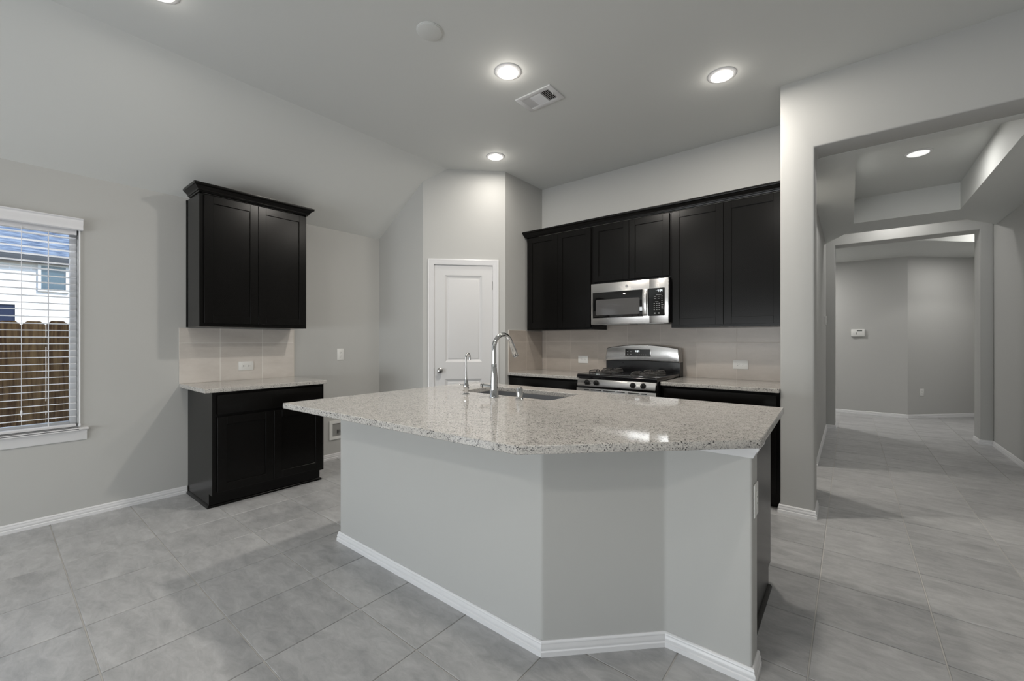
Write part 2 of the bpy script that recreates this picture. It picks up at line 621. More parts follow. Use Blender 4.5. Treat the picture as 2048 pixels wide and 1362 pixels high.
mb.prism([(XHR+0.05, 7.50), (1.028, 6.905), (-0.056, 6.905), (-0.30, 7.50), (-0.32, 7.46), (-0.076, 6.865), (1.048, 6.865), (XHR+0.05, 7.44)], ZL+0.02, 3.0)
struct('ceiling_hall', mb, CEILP)
mb = MB()
mb.prism([(-2.3, YF2), (0.63, YF2), (2.6, 9.80), (2.6, 11.4), (0.7, 9.5), (-2.3, 9.5)], ZL, ZL+0.04)
mb.prism([(0.63, YF2), (2.6, 9.80), (2.6, 9.86), (0.57, YF2)], ZL+0.04, 3.0)
mb.box(-2.3, 2.6, YF, 11.4, 3.0, 3.05)
struct('ceiling_foyer', mb, CEILP)

# baseboards
BASE = [(0, 0), (0.015, 0), (0.015, 0.019), (0.0115, 0.023), (0.0115, 0.026), (0.0135, 0.030), (0.0125, 0.038), (0.0085, 0.044), (0.0085, 0.047), (0.0095, 0.050), (0.0075, 0.056), (0.004, 0.059), (0, 0.059)]
def baseboard(name, path):
    mb = MB(); mb.sweep(path, BASE)
    return struct(name, mb, WHITE)
baseboard('baseboard_left', [(XL, -4.3), (XL, 1.033)])
baseboard('baseboard_pantry', [(XL, 1.90), (XL, YP), (DA.x, DA.y), (DA.x+DU.x/DLEN*0.06, DA.y+DU.y/DLEN*0.06)])
baseboard('baseboard_column', [(-0.398, YC+0.05), (-0.398, YC), (-0.192, YC), (-0.192, YH), (XHL+0.0, YH)])
baseboard('baseboard_hall_left', [(-0.39, 5.20), (XHL, 5.20), (XHL, YF), (-0.160, YF), (-0.160, YF2)])
baseboard('baseboard_hall_right', [(1.235, YF2), (1.235, YF), (XHR, YF), (XHR, YH)])
baseboard('baseboard_foyer', [(-2.2, 9.34), (0.737, 9.34), (2.5, 9.34+1.763)])

# ------------------------------------------------------------------ pantry door
d = thing('door_1', 'white two-panel pantry door with nickel knob in the diagonal wall', None, (DA.x, DA.y, 0), DANG, kind='structure')
mb = MB()
S0, S1, ST = 0.119, 0.757, 2.084
CP = [(0, 0), (0.062, 0), (0.062, -0.016), (0.050, -0.019), (0.040, -0.015), (0.018, -0.012), (0.010, -0.008), (0.0, -0.007)]
# casing: profile swept round the opening in the wall plane, local x = along wall, z = up, y = -out
def casing(mb, x0, x1, z1):
    t = bmesh.new()
    def ring(cx, cz, sx, sz):
        return [t.verts.new((cx + sx*p[0], p[1]-0.0005, cz + sz*p[0])) for p in CP]
    r = [ring(x0, 0.0, -1, 0), ring(x0, z1, -1, 1), ring(x1, z1, 1, 1), ring(x1, 0.0, 1, 0)]
    q = len(CP)
    for a, b in zip(r[:-1], r[1:]):
        for k in range(q):
            t.faces.new((a[k], a[(k+1) % q], b[(k+1) % q], b[k]))
    t.faces.new(r[0]); t.faces.new(list(reversed(r[-1])))
    bmesh.ops.recalc_face_normals(t, faces=list(t.faces))
    mb.add(t)
casing(mb, DO0+0.008, DO1-0.008, DOZ-0.008)
mb.box(DO0, DO0+0.0095, 0.0, T, 0, DOZ)
mb.box(DO1-0.0085, DO1, 0.0, T, 0, DOZ)
mb.box(DO0, DO1, 0.0, T, DOZ-0.009, DOZ)
mb.box(DO0, DO0+0.018, 0.05, 0.085, 0, DOZ)
mb.box(DO1-0.018, DO1, 0.05, 0.085, 0, DOZ)
ob('door_casing', mb, WHITE, d, local=True)
mb = MB()
P0, P1 = 0.235, 0.640
zs = [(0.20, 0.838), (1.024, 1.974)]
y0, y1 = 0.010, 0.045
mb.box(S0, P0, y0, y1, 0.008, ST)
mb.box(P1, S1, y0, y1, 0.008, ST)
mb.box(P0, P1, y0, y1, 0.008, zs[0][0])
mb.box(P0, P1, y0, y1, zs[0][1], zs[1][0])
mb.box(P0, P1, y0, y1, zs[1][1], ST)
def recess(mb, x0, x1, z0, z1, yf):
    t = bmesh.new()
    loops = []
    for ins, dep in ((0.0, 0.0), (0.004, 0.003), (0.024, 0.014), (0.032, 0.0145), (0.042, 0.009), (0.045, 0.0085)):
        loops.append([t.verts.new(p) for p in ((x0+ins, yf+dep, z0+ins), (x1-ins, yf+dep, z0+ins), (x1-ins, yf+dep, z1-ins), (x0+ins, yf+dep, z1-ins))])
    for a, b in zip(loops[:-1], loops[1:]):
        for k in range(4):
            t.faces.new((a[k], a[(k+1) % 4], b[(k+1) % 4], b[k]))
    t.faces.new(loops[-1])
    mb.add(t)
for z0, z1 in zs:
    recess(mb, P0, P1, z0, z1, y0)
    mb.box(P0, P1, y1-0.012, y1, z0, z1)
dp = ob('door_panel', mb, DOORW, d, local=True, sharp=20)
mb = MB()
mb.lathe([(0.001, 0.0), (0.031, 0.0), (0.031, -0.006), (0.022, -0.012), (0.013, -0.014), (0.013, -0.030), (0.020, -0.036), (0.027, -0.046), (0.028, -0.056), (0.023, -0.064), (0.012, -0.068), (0.001, -0.069)],
         c=(0.181, y0, 0.932), axis='y', n=28)
ob('door_knob', mb, NICKEL, d, local=True, label='satin nickel round door knob')
mb = MB(); mb.box(0.1165, 0.1195, -0.002, 0.012, 0.895, 0.965)
ob('latch_plate', mb, NICKEL, d, local=True)
for hz in (0.25, 1.10, 1.82):
    mb = MB()
    mb.lathe([(0.006, hz), (0.006, hz+0.09)], c=(S1+0.001, y0-0.006, 0), n=12)
    mb.box(S1-0.004, S1+0.004, y0-0.006, y0+0.004, hz, hz+0.09)
    ob('hinge', mb, NICKEL, d, local=True)

# ------------------------------------------------------------------ windows and blinds
def window(nr, q, label):
    d = thing('window_%d' % nr, label, None, (XL, (q[0]+q[1])/2, WZ0), kind='structure')
    xg = XL-0.095
    mb = MB()
    f = 0.037
    mb.box(xg-0.03, xg+0.02, q[0], q[0]+f, WZ0+0.02, WZ1, bev=0.004)
    mb.box(xg-0.03, xg+0.02, q[1]-f, q[1], WZ0+0.02, WZ1, bev=0.004)
    mb.box(xg-0.03, xg+0.02, q[0]+f, q[1]-f, WZ1-f, WZ1, bev=0.004)
    mb.box(xg-0.03, xg+0.02, q[0]+f, q[1]-f, WZ0+0.02, WZ0+0.02+f, bev=0.004)
    fr = ob('window_frame', mb, VINYL, d)
    mb = MB(); mb.box(xg-0.004, xg, q[0]+f, q[1]-f, WZ0+0.02+f, WZ1-f)
    ob('glass_pane', mb, GLASS, d)
    mb = MB()
    mb.box(XL-0.14, XL+0.035, q[0]-0.0, q[1]+0.0, WZ0, WZ0+0.018)
    mb.box(XL, XL+0.035, q[0]-0.06, q[1]+0.052, WZ0, WZ0+0.018, bev=0.007)
    mb.sweep([(XL, q[0]-0.045), (XL, q[1]+0.042)], [(0, WZ0-0.072), (0.008, WZ0-0.072), (0.012, WZ0-0.06), (0.016, WZ0-0.02), (0.026, WZ0), (0, WZ0)])
    ob('window_sill', mb, WHITE, d)
    return d
window(1, W1, 'white vinyl window over the fence, its right end at the photo edge')
window(2, W2, 'white vinyl window beyond the photo edge on the window wall')

def blind(q, label):
    t = thing('window_blind', label, 'window blind', (XL, (q[0]+q[1])/2, 2.06), group='white slatted blinds on the window wall')
    mb = MB()
    mb.sweep([(XL+0.001, q[0]-0.022), (XL+0.001, q[1]+0.021)],
             [(0, 2.040), (0.030, 2.040), (0.036, 2.046), (0.034, 2.070), (0.040, 2.090), (0.038, 2.108), (0.046, 2.117), (0.046, 2.121), (0, 2.121)])
    ob('valance', mb, BLINDW, t)
    mb = MB()
    mb.box(XL-0.055, XL-0.004, q[0]+0.008, q[1]-0.008, 2.01, 2.055)
    ob('headrail', mb, BLINDW, t)
    mb = MB()
    sp = 0.0468
    zz = 1.985
    R = Matrix.Rotation(math.radians(-3), 4, 'Y')
    while zz > 0.70:
        M = Matrix.Translation((XL-0.030, 0, zz)) @ R
        mb.prism([(-0.025, -0.0012), (0, 0.0012), (0.025, -0.0012), (0.025, 0.0012), (0, 0.0036), (-0.025, 0.0012)], q[0]+0.010, q[1]-0.010, axis='y', M=M)
        zz -= sp
    ob('slats', mb, BLINDW, t)
    mb = MB(); mb.box(XL-0.056, XL-0.004, q[0]+0.010, q[1]-0.010, 0.650, 0.668, bev=0.003)
    ob('bottom_rail', mb, BLINDW, t)
    for fy in (0.155, 0.845):
        mb = MB()
        yy = q[0] + (q[1]-q[0])*fy
        for dx in (-0.056, -0.030, -0.004):
            mb.tube([(XL+dx, yy, 2.02), (XL+dx, yy, 0.66)], 0.0012, n=6)
        ob('ladder_cord', mb, BLINDW, t)
    mb = MB()
    yy = q[1]-0.264
    mb.tube([(XL-0.002, yy, 2.02), (XL-0.002, yy, 1.2), (XL-0.003, yy, 0.80)], 0.0016, n=6)
    mb.lathe([(0.002, 0.80), (0.005, 0.79), (0.005, 0.765), (0.002, 0.76)], c=(XL-0.003, yy, 0), n=10)
    ob('lift_cord', mb, BLINDW, t)
    mb = MB()
    yy = q[1]+0.006
    mb.tube([(XL+0.010, yy, 2.045), (XL+0.008, yy, 0.665)], 0.0042, n=8)
    mb.lathe([(0.003, 0.672), (0.007, 0.664), (0.007, 0.655), (0.003, 0.648)], c=(XL+0.008, yy, 0), n=10)
    ob('tilt_wand', mb, BLINDW, t)
blind(W1, 'white horizontal slat blind left of the dark cabinets, wooden fence seen behind')
blind(W2, 'white horizontal slat blind farther along the window wall, past the photo edge')

# ------------------------------------------------------------------ outside
mb = MB(); mb.box(-30, XL-0.16, -20, 20, -0.50, -0.40)
struct('ground', mb, GROUND)
XF = -5.7
mb = MB()
pw = 0.1455
for k in range(-26, 14):
    a = 0.188 + k*pw + 0.002
    b = a + pw - 0.004
    zt_ = 1.437 + random.uniform(-0.006, 0.006)
    mb.prism([(a, -0.38), (b, -0.38), (b, zt_-0.034), (b-0.032, zt_), (a+0.032, zt_), (a, zt_-0.034)], XF-0.016, XF, axis='x')
ft = thing('wooden_fence', 'brown dog-eared wooden privacy fence seen through the blind', 'fence', (XF, 0, -0.4))
ob('pickets', mb, FENCE, ft)
mb = MB()
for z in (0.0, 0.62, 1.2):
    mb.box(XF-0.055, XF-0.017, 0.188-26*pw, 0.188+14*pw, z, z+0.085)
ob('rails', mb, FENCE, ft)
for y in (-3.4, -1.2, 1.9):
    mb = MB(); mb.box(XF-0.145, XF-0.056, y, y+0.09, -0.4, 1.35)
    ob('post', mb, FENCE, ft)
XN = -14.0
hs = thing('neighbour_house', 'pale brick house with grey shingle roof beyond the wooden fence', 'house', (XN-3, 0, -0.4))
mb = MB(); mb.box(XN-6, XN, -9, 9, -0.4, 3.2)
ob('wall', mb, BRICK, hs)
mb = MB()
mb.prism([(XN+0.14, 3.02), (XN+0.14, 3.12), (XN-3.2, 6.3), (XN-6.9, 3.12), (XN-6.9, 3.02)], -9.4, 9.4, axis='y')
ob('roof', mb, SHINGLE, hs)
mb = MB(); mb.box(XN+0.14, XN+0.17, -9.4, 9.4, 2.96, 3.13)
ob('fascia', mb, principled('fascia_dark', (0.05, 0.055, 0.065), 0.6), hs)
for (ya, yb, za, zb) in ((0.745, 1.12, 2.40, 2.92), (-0.75, 0.37, 1.62, 2.03)):
    mb = MB()
    f = 0.05
    mb.box(XN+0.001, XN+0.05, ya-f, ya, za-f, zb+f); mb.box(XN+0.001, XN+0.05, yb, yb+f, za-f, zb+f)
    mb.box(XN+0.001, XN+0.05, ya, yb, za-f, za); mb.box(XN+0.001, XN+0.05, ya, yb, zb, zb+f)
    fw = ob('window', mb, VINYL, hs)
    mb = MB(); mb.box(XN+0.002, XN+0.02, ya, yb, za, zb)
    ob('pane', mb, HOUSEGLASS if ya > 0 else DARKBLUE, fw)

# ------------------------------------------------------------------ cabinet builders (local: x width, y = -front, z up)
def shaker(mb, x0, x1, z0, z1, yf, rail=0.060, t=0.019):
    """five-piece door with its front face at y = yf - t"""
    a, b = yf-t, yf-0.0008
    e = 0.0012
    mb.box(x0, x0+rail, a, b, z0, z1, bev=e, seg=1)
    mb.box(x1-rail, x1, a, b, z0, z1, bev=e, seg=1)
    mb.box(x0+rail, x1-rail, a, b, z1-rail, z1, bev=e, seg=1)
    mb.box(x0+rail, x1-rail, a, b, z0, z0+rail, bev=e, seg=1)
    mb.box(x0+rail-0.004, x1-rail+0.004, a+0.009, b, z0+rail-0.004, z1-rail+0.004)

def slab(mb, x0, x1, z0, z1, yf, t=0.019):
    mb.box(x0, x1, yf-t, yf-0.0008, z0, z1, bev=0.003)

CROWN = [(0, 0), (0.025, 0), (0.027, 0.009), (0.033, 0.011), (0.033, 0.016), (0.041, 0.028), (0.053, 0.040), (0.059, 0.044), (0.063, 0.045), (0.065, 0.053), (0.065, 0.064), (0, 0.064)]

# ---- cabinets by the window (facing +x: rotated +90 deg; local x -> world y, local y -> world -x)
def facing_x(name, label, cat, y0):
    return thing(name, label, cat, (XL, y0, 0), PI/2)
t = thing('upper_cabinet', 'black wall cabinet hung alone over the left tile panel, crowned', 'cabinet', (XL, 1.033, 1.37), PI/2)
Wd, Hh, Dp = 0.829, 1.048, 0.325
mb = MB()
mb.box(0, Wd, -Dp, -0.001, 0, Hh, bev=0.0012, seg=1)
mb.box(-0.006, 0.0, -0.012, -0.001, 0, Hh)                  # scribe strip against the wall
ob('body', mb, CAB, t, local=True)
for a, b in ((0.030, Wd/2-0.0015), (Wd/2+0.0015, Wd-0.012)):
    mb = MB(); shaker(mb, a, b, 0.028, Hh-0.012, -Dp)
    ob('door', mb, CAB, t, local=True)
mb = MB()
mb.sweep([(0.018, -0.085), (0.018, -Dp+0.0), (Wd-0.018, -Dp+0.0), (Wd-0.018, -0.085)][::-1], [(-o, h) for o, h in CROWN], M=Matrix.Translation((0, 0, Hh+0.0005)))
ob('crown_moulding', mb, CAB, t, local=True)

t = thing('base_cabinet', 'black base cabinet by the window wall with two doors and drawer front', 'cabinet', (XL, 1.040, 0), PI/2)
Wd, Dp = 0.846, 0.600
mb = MB()
mb.prism([(-Dp, 0.105), (-Dp, 0.872), (-0.001, 0.872), (-0.001, 0.0), (-Dp+0.072, 0.0), (-Dp+0.072, 0.105)], 0, Wd, axis='x')
ob('body', mb, CAB, t, local=True)
mb = MB(); slab(mb, 0.030, Wd-0.020, 0.708, 0.852, -Dp)
ob('drawer_front', mb, CAB, t, local=True)
for a, b in ((0.030, Wd/2-0.0015), (Wd/2+0.0015, Wd-0.020)):
    mb = MB(); shaker(mb, a, b, 0.128, 0.688, -Dp)
    ob('door', mb, CAB, t, local=True)
mb = MB()
SHOE = [(0, 0), (0.014, 0), (0.014, 0.006), (0.008, 0.016), (0, 0.020)]
mb.sweep([(0, -0.016), (0, -Dp+0.072), (Wd, -Dp+0.072), (Wd, -0.016)][::-1], [(-o, h) for o, h in SHOE])
ob('shoe_moulding', mb, CAB, t, local=True)

def slabtop(name, poly, label, holes=(), z0=0.874, z1=0.905):
    mb = MB(); mb.prism(poly, z0, z1, bev=0.003, holes=holes, seg=1)
    return tag(ob(name, mb, GRANITE), label, 'countertop')
slabtop('countertop', [(XL+0.001, 0.985), (-3.650, 0.985), (-3.650, 1.905), (XL+0.001, 1.905)], 'small speckled granite countertop on the base cabinet by the window wall')
EDGE = principled('tile_edge_trim', (0.62, 0.58, 0.53), 0.4)
def edge_trim(mb, axis, a0, a1, z0, z1, plane, sgn, left=True, right=True):
    pass
s = thing('backsplash', 'beige tile backsplash between the lone wall cabinet and its counter', 'backsplash', (XL, 1.43, 0.9055))
mb = MB(); mb.box(XL+0.0006, XL+0.009, 0.981, 1.885, 0.9055, 1.364)
o = ob('tiles', mb, SPLASH_LEFT, None)
o.parent = s; o.location = (0, 0, 0); o.matrix_parent_inverse = MW[s].inverted(); MW[o] = Matrix.Identity(4)
mb = MB(); mb.box(XL+0.0006, XL+0.0095, 1.885, 1.893, 0.9055, 1.364)
ob('edge_trim', mb, EDGE, s)

# ---- range wall
yu = 3.960
def upper(x0, x1, z0, z1, label, stile_l=0.02, stile_r=0.02):
    t = thing('upper_cabinet', label, 'cabinet', (x0, YW-0.001, z0), 0)
    Wd, Hh, Dp = x1-x0, z1-z0, YW-0.001-yu
    mb = MB(); mb.box(0, Wd, -Dp, 0, 0, Hh, bev=0.0012, seg=1)
    ob('body', mb, CAB, t, local=True)
    c = (stile_l + Wd - stile_r)/2
    for a, b in ((stile_l, c-0.0015), (c+0.0015, Wd-stile_r)):
        mb = MB(); shaker(mb, a, b, 0.022, Hh-0.010, -Dp)
        ob('door', mb, CAB, t, local=True)
    return t
upper(-2.948, -2.096, 1.378, 2.452, 'black two-door wall cabinet in the corner beside the pantry', 0.024, 0.014)
upper(-2.095, -1.286, 1.842, 2.452, 'short black two-door wall cabinet directly above the microwave', 0.016, 0.014)
upper(-1.285, -0.402, 1.378, 2.452, 'tall black two-door wall cabinet against the grey column', 0.018, 0.014)
mb = MB()
mb.sweep([(-2.930, YW-0.003), (-2.930, yu), (-0.402, yu)][::-1], [(-o, h) for o, h in CROWN], M=Matrix.Translation((0, 0, 2.4525)))
tag(ob('crown_moulding', mb, CAB), 'long black crown moulding along the tops of the range wall cabinets', 'moulding')

yb = 3.655
def base(x0, x1, label, ndoor=2):
    t = thing('base_cabinet', label, 'cabinet', (x0, YW-0.001, 0), 0)
    Wd, Dp = x1-x0, YW-0.001-yb
    mb = MB()
    mb.prism([(-Dp, 0.105), (-Dp, 0.872), (0, 0.872), (0, 0), (-Dp+0.072, 0), (-Dp+0.072, 0.105)], 0, Wd, axis='x')
    ob('body', mb, CAB, t, local=True)
    st = [0.02 + (Wd-0.04)*k/ndoor for k in range(ndoor+1)]
    mb = MB(); slab(mb, 0.02, Wd-0.02, 0.708, 0.852, -Dp)
    ob('drawer_front', mb, CAB, t, local=True)
    for a, b in zip(st[:-1], st[1:]):
        mb = MB(); shaker(mb, a+0.0015, b-0.0015, 0.128, 0.688, -Dp)
        ob('door', mb, CAB, t, local=True)
    return t
base(-2.970, -2.062, 'black base cabinet left of the gas range, behind the island')
base(-1.268, -0.400, 'black base cabinet between the gas range and the grey column')
slabtop('countertop', [(-2.970, 3.622), (-2.060, 3.622), (-2.060, YW-0.001), (-2.970, YW-0.001)], 'speckled granite countertop left of the gas range')
slabtop('countertop', [(-1.270, 3.622), (-0.400, 3.622), (-0.400, YW-0.001), (-1.270, YW-0.001)], 'speckled granite countertop between the gas range and the column')

s = thing('backsplash', 'taupe tile backsplash along the wall behind the gas range', 'backsplash', (-1.68, YW, 0.9055))
mb = MB(); mb.box(-2.962, -0.400, YW-0.009, YW-0.0006, 0.9055, 1.377)
mb.box(-2.095, -1.286, YW-0.009, YW-0.0006, 1.377, 1.43)
o = ob('tiles', mb, SPLASH_BACK, None)
o.parent = s; o.matrix_parent_inverse = MW[s].inverted(); MW[o] = Matrix.Identity(4)
s = thing('backsplash', 'short taupe tile backsplash returning onto the pantry side wall', 'backsplash', (-2.97, 3.96, 0.9055))
mb = MB(); mb.box(DB.x+0.0006, DB.x+0.009, 3.642, YW-0.010, 0.9055, 1.372)
o = ob('tiles', mb, SPLASH_SIDE, None)
o.parent = s; o.matrix_parent_inverse = MW[s].inverted(); MW[o] = Matrix.Identity(4)
mb = MB()
mb.box(DB.x+0.0006, DB.x+0.010, 3.634, 3.642, 0.9055, 1.380)
mb.box(DB.x+0.0006, DB.x+0.010, 3.642, YW-0.35, 1.372, 1.380)
ob('edge_trim', mb, EDGE, s)

# ---- wall plates
def plate(name, label, cat, M, wd, hg, kind, loc):
    """local: x width, z height, y = -out of the wall"""
    t = thing(name, label, cat, loc, 0)
    t.rotation_euler = (0, 0, M)
    MW[t] = Matrix.Translation(loc) @ Matrix.Rotation(M, 4, 'Z')
    mb = MB(); mb.box(-wd/2, wd/2, -0.006, -0.0005, -hg/2, hg/2, bev=0.0025)
    ob('cover_plate', mb, PLAST, t, local=True)
    if kind == 'duplex_h' or kind == 'duplex_v':
        for sx in (-0.021, 0.021):
            h = kind == 'duplex_h'
            cx, cz = (sx, 0) if h else (0, sx)
            mb = MB()
            mb.prism([(cx + 0.0165*math.cos(a)*(1 if not h else 0.9), cz + 0.0165*math.sin(a)*(1 if h else 0.9)) for a in [2*PI*k/20 for k in range(20)]], -0.0075, -0.006, axis='y')
            r = ob('receptacle', mb, PLAST, t, local=True)
            mb = MB()
            for k in (-1, 1):
                if h:
                    mb.box(cx-0.002-0.004, cx-0.002+0.004, -0.0079, -0.0074, cz+k*0.006-0.0012, cz+k*0.006+0.0012)
                else:
                    mb.box(cx+k*0.006-0.0012, cx+k*0.006+0.0012, -0.0079, -0.0074, cz-0.002, cz+0.006)
            if h:
                mb.lathe([(0.0022, -0.0079), (0.0022, -0.0074)], c=(cx+0.009, 0, cz), axis='y', n=10)
            else:
                mb.lathe([(0.0022, -0.0079), (0.0022, -0.0074)], c=(cx, 0, cz-0.008), axis='y', n=10)
            ob('slots', mb, PLASTD, r, local=True)
    if kind == 'decora':
        mb = MB(); mb.box(-0.0165, 0.0165, -0.0085, -0.006, -0.033, 0.033, bev=0.001)
        ob('rocker', mb, PLAST, t, local=True)
        mb = MB()
        for z in (-0.012, 0.012):
            mb.box(-0.004, 0.004, -0.0089, -0.0084, z-0.002, z+0.002)
        ob('slots', mb, PLASTD, t, local=True)
    if kind == 'blank':
        for z in (-0.045, 0.045):
            mb = MB(); mb.lathe([(0.003, -0.0068), (0.003, -0.006)], c=(0, 0, z), axis='y', n=10)
            ob('screw', mb, PLAST, t, local=True)
    return t
plate('wall_outlet', 'white outlet set sideways in the tile panel over the left granite counter', 'outlet', PI/2, 0.121, 0.080, 'duplex_h', (XL+0.009, 1.468, 1.030))
plate('wall_outlet', 'upright white outlet on the grey wall right of the lone wall cabinet', 'outlet', PI/2, 0.074, 0.122, 'duplex_v', (XL, 2.379, 1.110))
plate('wall_outlet', 'white outlet set sideways in the tile left of the gas range', 'outlet', 0, 0.128, 0.084, 'duplex_h', (-2.390, YW-0.009, 1.042))
plate('wall_outlet', 'white outlet set sideways in the tile beside the grey column', 'outlet', 0, 0.126, 0.080, 'duplex_h', (-0.773, YW-0.009, 1.040))
plate('wall_outlet', 'low white outlet on the far angled foyer wall', 'outlet', PI/4, 0.074, 0.118, 'duplex_v', (0.918, 9.521, 0.415))

# recessed supply box low on the window wall
t = thing('supply_box', 'white recessed supply box low on the wall beside the black base cabinet', 'wall box', (XL, 2.37, 0.308), PI/2)
mb = MB()
o_, i_ = (0.118, 0.100), (0.084, 0.068)
for a in ((-o_[0], -i_[0], -o_[1], o_[1]), (i_[0], o_[0], -o_[1], o_[1]), (-i_[0], i_[0], -o_[1], -i_[1]), (-i_[0], i_[0], i_[1], o_[1])):
    mb.box(a[0], a[1], -0.012, -0.0006, a[2], a[3])
ob('frame', mb, PLAST, t, local=True)
mb = MB(); mb.box(-i_[0], i_[0], -0.003, -0.0006, -i_[1], i_[1])
ob('back_panel', mb, principled('box_recess_grey', (0.30, 0.30, 0.29), 0.6), t, local=True)
mb = MB()
mb.lathe([(0.011, -0.035), (0.011, 0.0)], c=(-0.02, -0.014, 0.0), n=14)
mb.tube([(-0.02, -0.014, -0.01), (0.012, -0.016, -0.01)], 0.006, n=10)
ob('valve', mb, NICKEL, t, local=True)

# ------------------------------------------------------------------ gas range
RX0, RX1 = -2.054, -1.276
t = thing('gas_range', 'stainless and black gas range with arched backguard between the counters', 'range', ((RX0+RX1)/2, 3.9, 0))
mb = MB()
mb.box(RX0+0.004, RX1-0.004, 3.60, YW-0.012, 0.03, 0.905)
for x in (RX0+0.05, RX1-0.05):
    for y in (3.66, 4.2):
        mb.lathe([(0.018, 0), (0.018, 0.03)], c=(x, y, 0), n=12)
ob('body', mb, BLACKE, t)
mb = MB()
mb.prism([(3.565, 0.900), (3.560, 0.930), (3.575, 0.940), (4.17, 0.940), (4.17, 0.900)], RX0, RX1, axis='x', bev=0.004)
ob('cooktop', mb, BLACKE, t)
mb = MB(); mb.prism([(3.546, 0.829), (3.562, 0.896), (3.60, 0.896), (3.60, 0.829)], RX0+0.012, RX1-0.010, axis='x', bev=0.002)
cp = ob('control_panel', mb, STEEL, t)
for xx in (-1.937, -1.843, -1.486, -1.393):
    mb = MB()
    mb.lathe([(0.025, 0), (0.025, -0.006), (0.021, -0.012), (0.019, -0.026), (0.016, -0.030), (0.001, -0.031)], c=(xx, 3.555, 0.865), axis='y', n=24)
    mb.box(xx-0.0045, xx+0.0045, 3.516, 3.530, 0.845, 0.888, bev=0.002)
    ob('knob', mb, BLACKP, t)
mb = MB(); mb.box(RX0+0.008, RX1-0.006, 3.562, 3.60, 0.812, 0.829)
ob('seam_strip', mb, BLACKE, t)
mb = MB()
mb.box(RX0+0.004, RX1-0.004, 3.548, 3.60, 0.20, 0.812, bev=0.004)
od = ob('oven_door', mb, STEEL, t)
mb = MB()
for a, b in ((-1.965, -1.915), (-1.895, -1.79), (-1.77, -1.655), (-1.635, -1.56), (-1.53, -1.43), (-1.41, -1.36)):
    mb.box(a, b, 3.5470, 3.549, 0.792, 0.799)
ob('vent_slot', mb, BLACKE, od)
mb = MB(); mb.box(RX0+0.12, RX1-0.12, 3.5465, 3.549, 0.32, 0.66)
ob('oven_window', mb, BLACKG, od)
mb = MB()
mb.tube([(RX0+0.05, 3.505, 0.745), (RX1-0.05, 3.505, 0.745)], 0.012, n=14)
for x in (RX0+0.08, RX1-0.08):
    mb.box(x-0.012, x+0.012, 3.505, 3.55, 0.737, 0.753)
ob('door_handle', mb, STEEL, od)
mb = MB(); mb.box(RX0+0.004, RX1-0.004, 3.552, 3.60, 0.04, 0.19, bev=0.004)
ob('storage_drawer', mb, STEEL, t)
# backguard
mb = MB()
mb.box(RX0+0.002, RX1-0.002, 4.19, YW-0.012, 0.905, 1.06)
mb.box(RX0+0.012, RX1-0.012, 4.175, 4.19, 1.030, 1.040)
for x in (-1.90, -1.44):
    mb.box(x-0.04, x+0.04, 4.178, 4.19, 1.022, 1.031)
ob('backguard', mb, BLACKE, t)
mb = MB()
def arch(x0b, x0t, x1b, x1t, zb0, zbm, zt0, ztm, n=20):
    lo, hi = [], []
    for k in range(n+1):
        f = k/n
        c = 1-(2*f-1)**2
        lo.append((x0b+(x1b-x0b)*f, zb0+(zbm-zb0)*c))
        hi.append((x0t+(x1t-x0t)*f, zt0+(ztm-zt0)*c))
    return lo + hi[::-1]
mb.prism(arch(RX0-0.004, RX0+0.018, RX1+0.004, RX1-0.010, 1.044, 1.052, 1.180, 1.218), 4.165, YW-0.014, axis='y', bev=0.010, seg=3)
bgp = ob('backguard_panel', mb, STEEL, t, label='arched stainless backguard panel')
mb = MB(); mb.box(-1.828, -1.554, 4.160, 4.166, 1.096, 1.176, bev=0.002)
ob('display_bezel', mb, STEEL, bgp)
mb = MB(); mb.box(-1.822, -1.560, 4.1585, 4.1605, 1.101, 1.171)
dsp = ob('display', mb, BLACKG, bgp)
def digits(mb, x, z, y, s, pattern):
    """seven-segment strokes as lit on the appliance clocks"""
    SEG = {'0': 'abcdef', '1': 'bc', '4': 'fgbc', '6': 'acdefg', ':': ''}
    for ch in pattern:
        if ch == ':':
            for dz in (0.3, 0.7):
                mb.box(x, x+s*0.12, y, y+0.0006, z+dz*s, z+dz*s+s*0.12)
            x += s*0.28
            continue
        L, wq = s*0.5, s*0.16
        for g in SEG[ch]:
            q = {'a': (0, L, s-wq, s), 'd': (0, L, 0, wq), 'g': (0, L, s/2-wq/2, s/2+wq/2), 'f': (0, wq, s/2, s), 'b': (L-wq, L, s/2, s), 'e': (0, wq, 0, s/2), 'c': (L-wq, L, 0, s/2)}[g]
            mb.box(x+q[0], x+q[1], y, y+0.0006, z+q[2], z+q[3])
        x += s*0.66
mb = MB(); digits(mb, -1.715, 1.140, 4.1578, 0.020, '4:04')
ob('clock_digits', mb, DIGIT, bgp)
mb = MB()
for i in range(2):
    for j in range(2):
        mb.box(-1.803+i*0.034, -1.790+i*0.034, 4.158, 4.1588, 1.115+j*0.026, 1.122+j*0.026)
for i in range(5):
    mb.box(-1.700+i*0.022, -1.688+i*0.022, 4.158, 4.1588, 1.113, 1.118)
ob('touch_print', mb, PRINT, bgp)
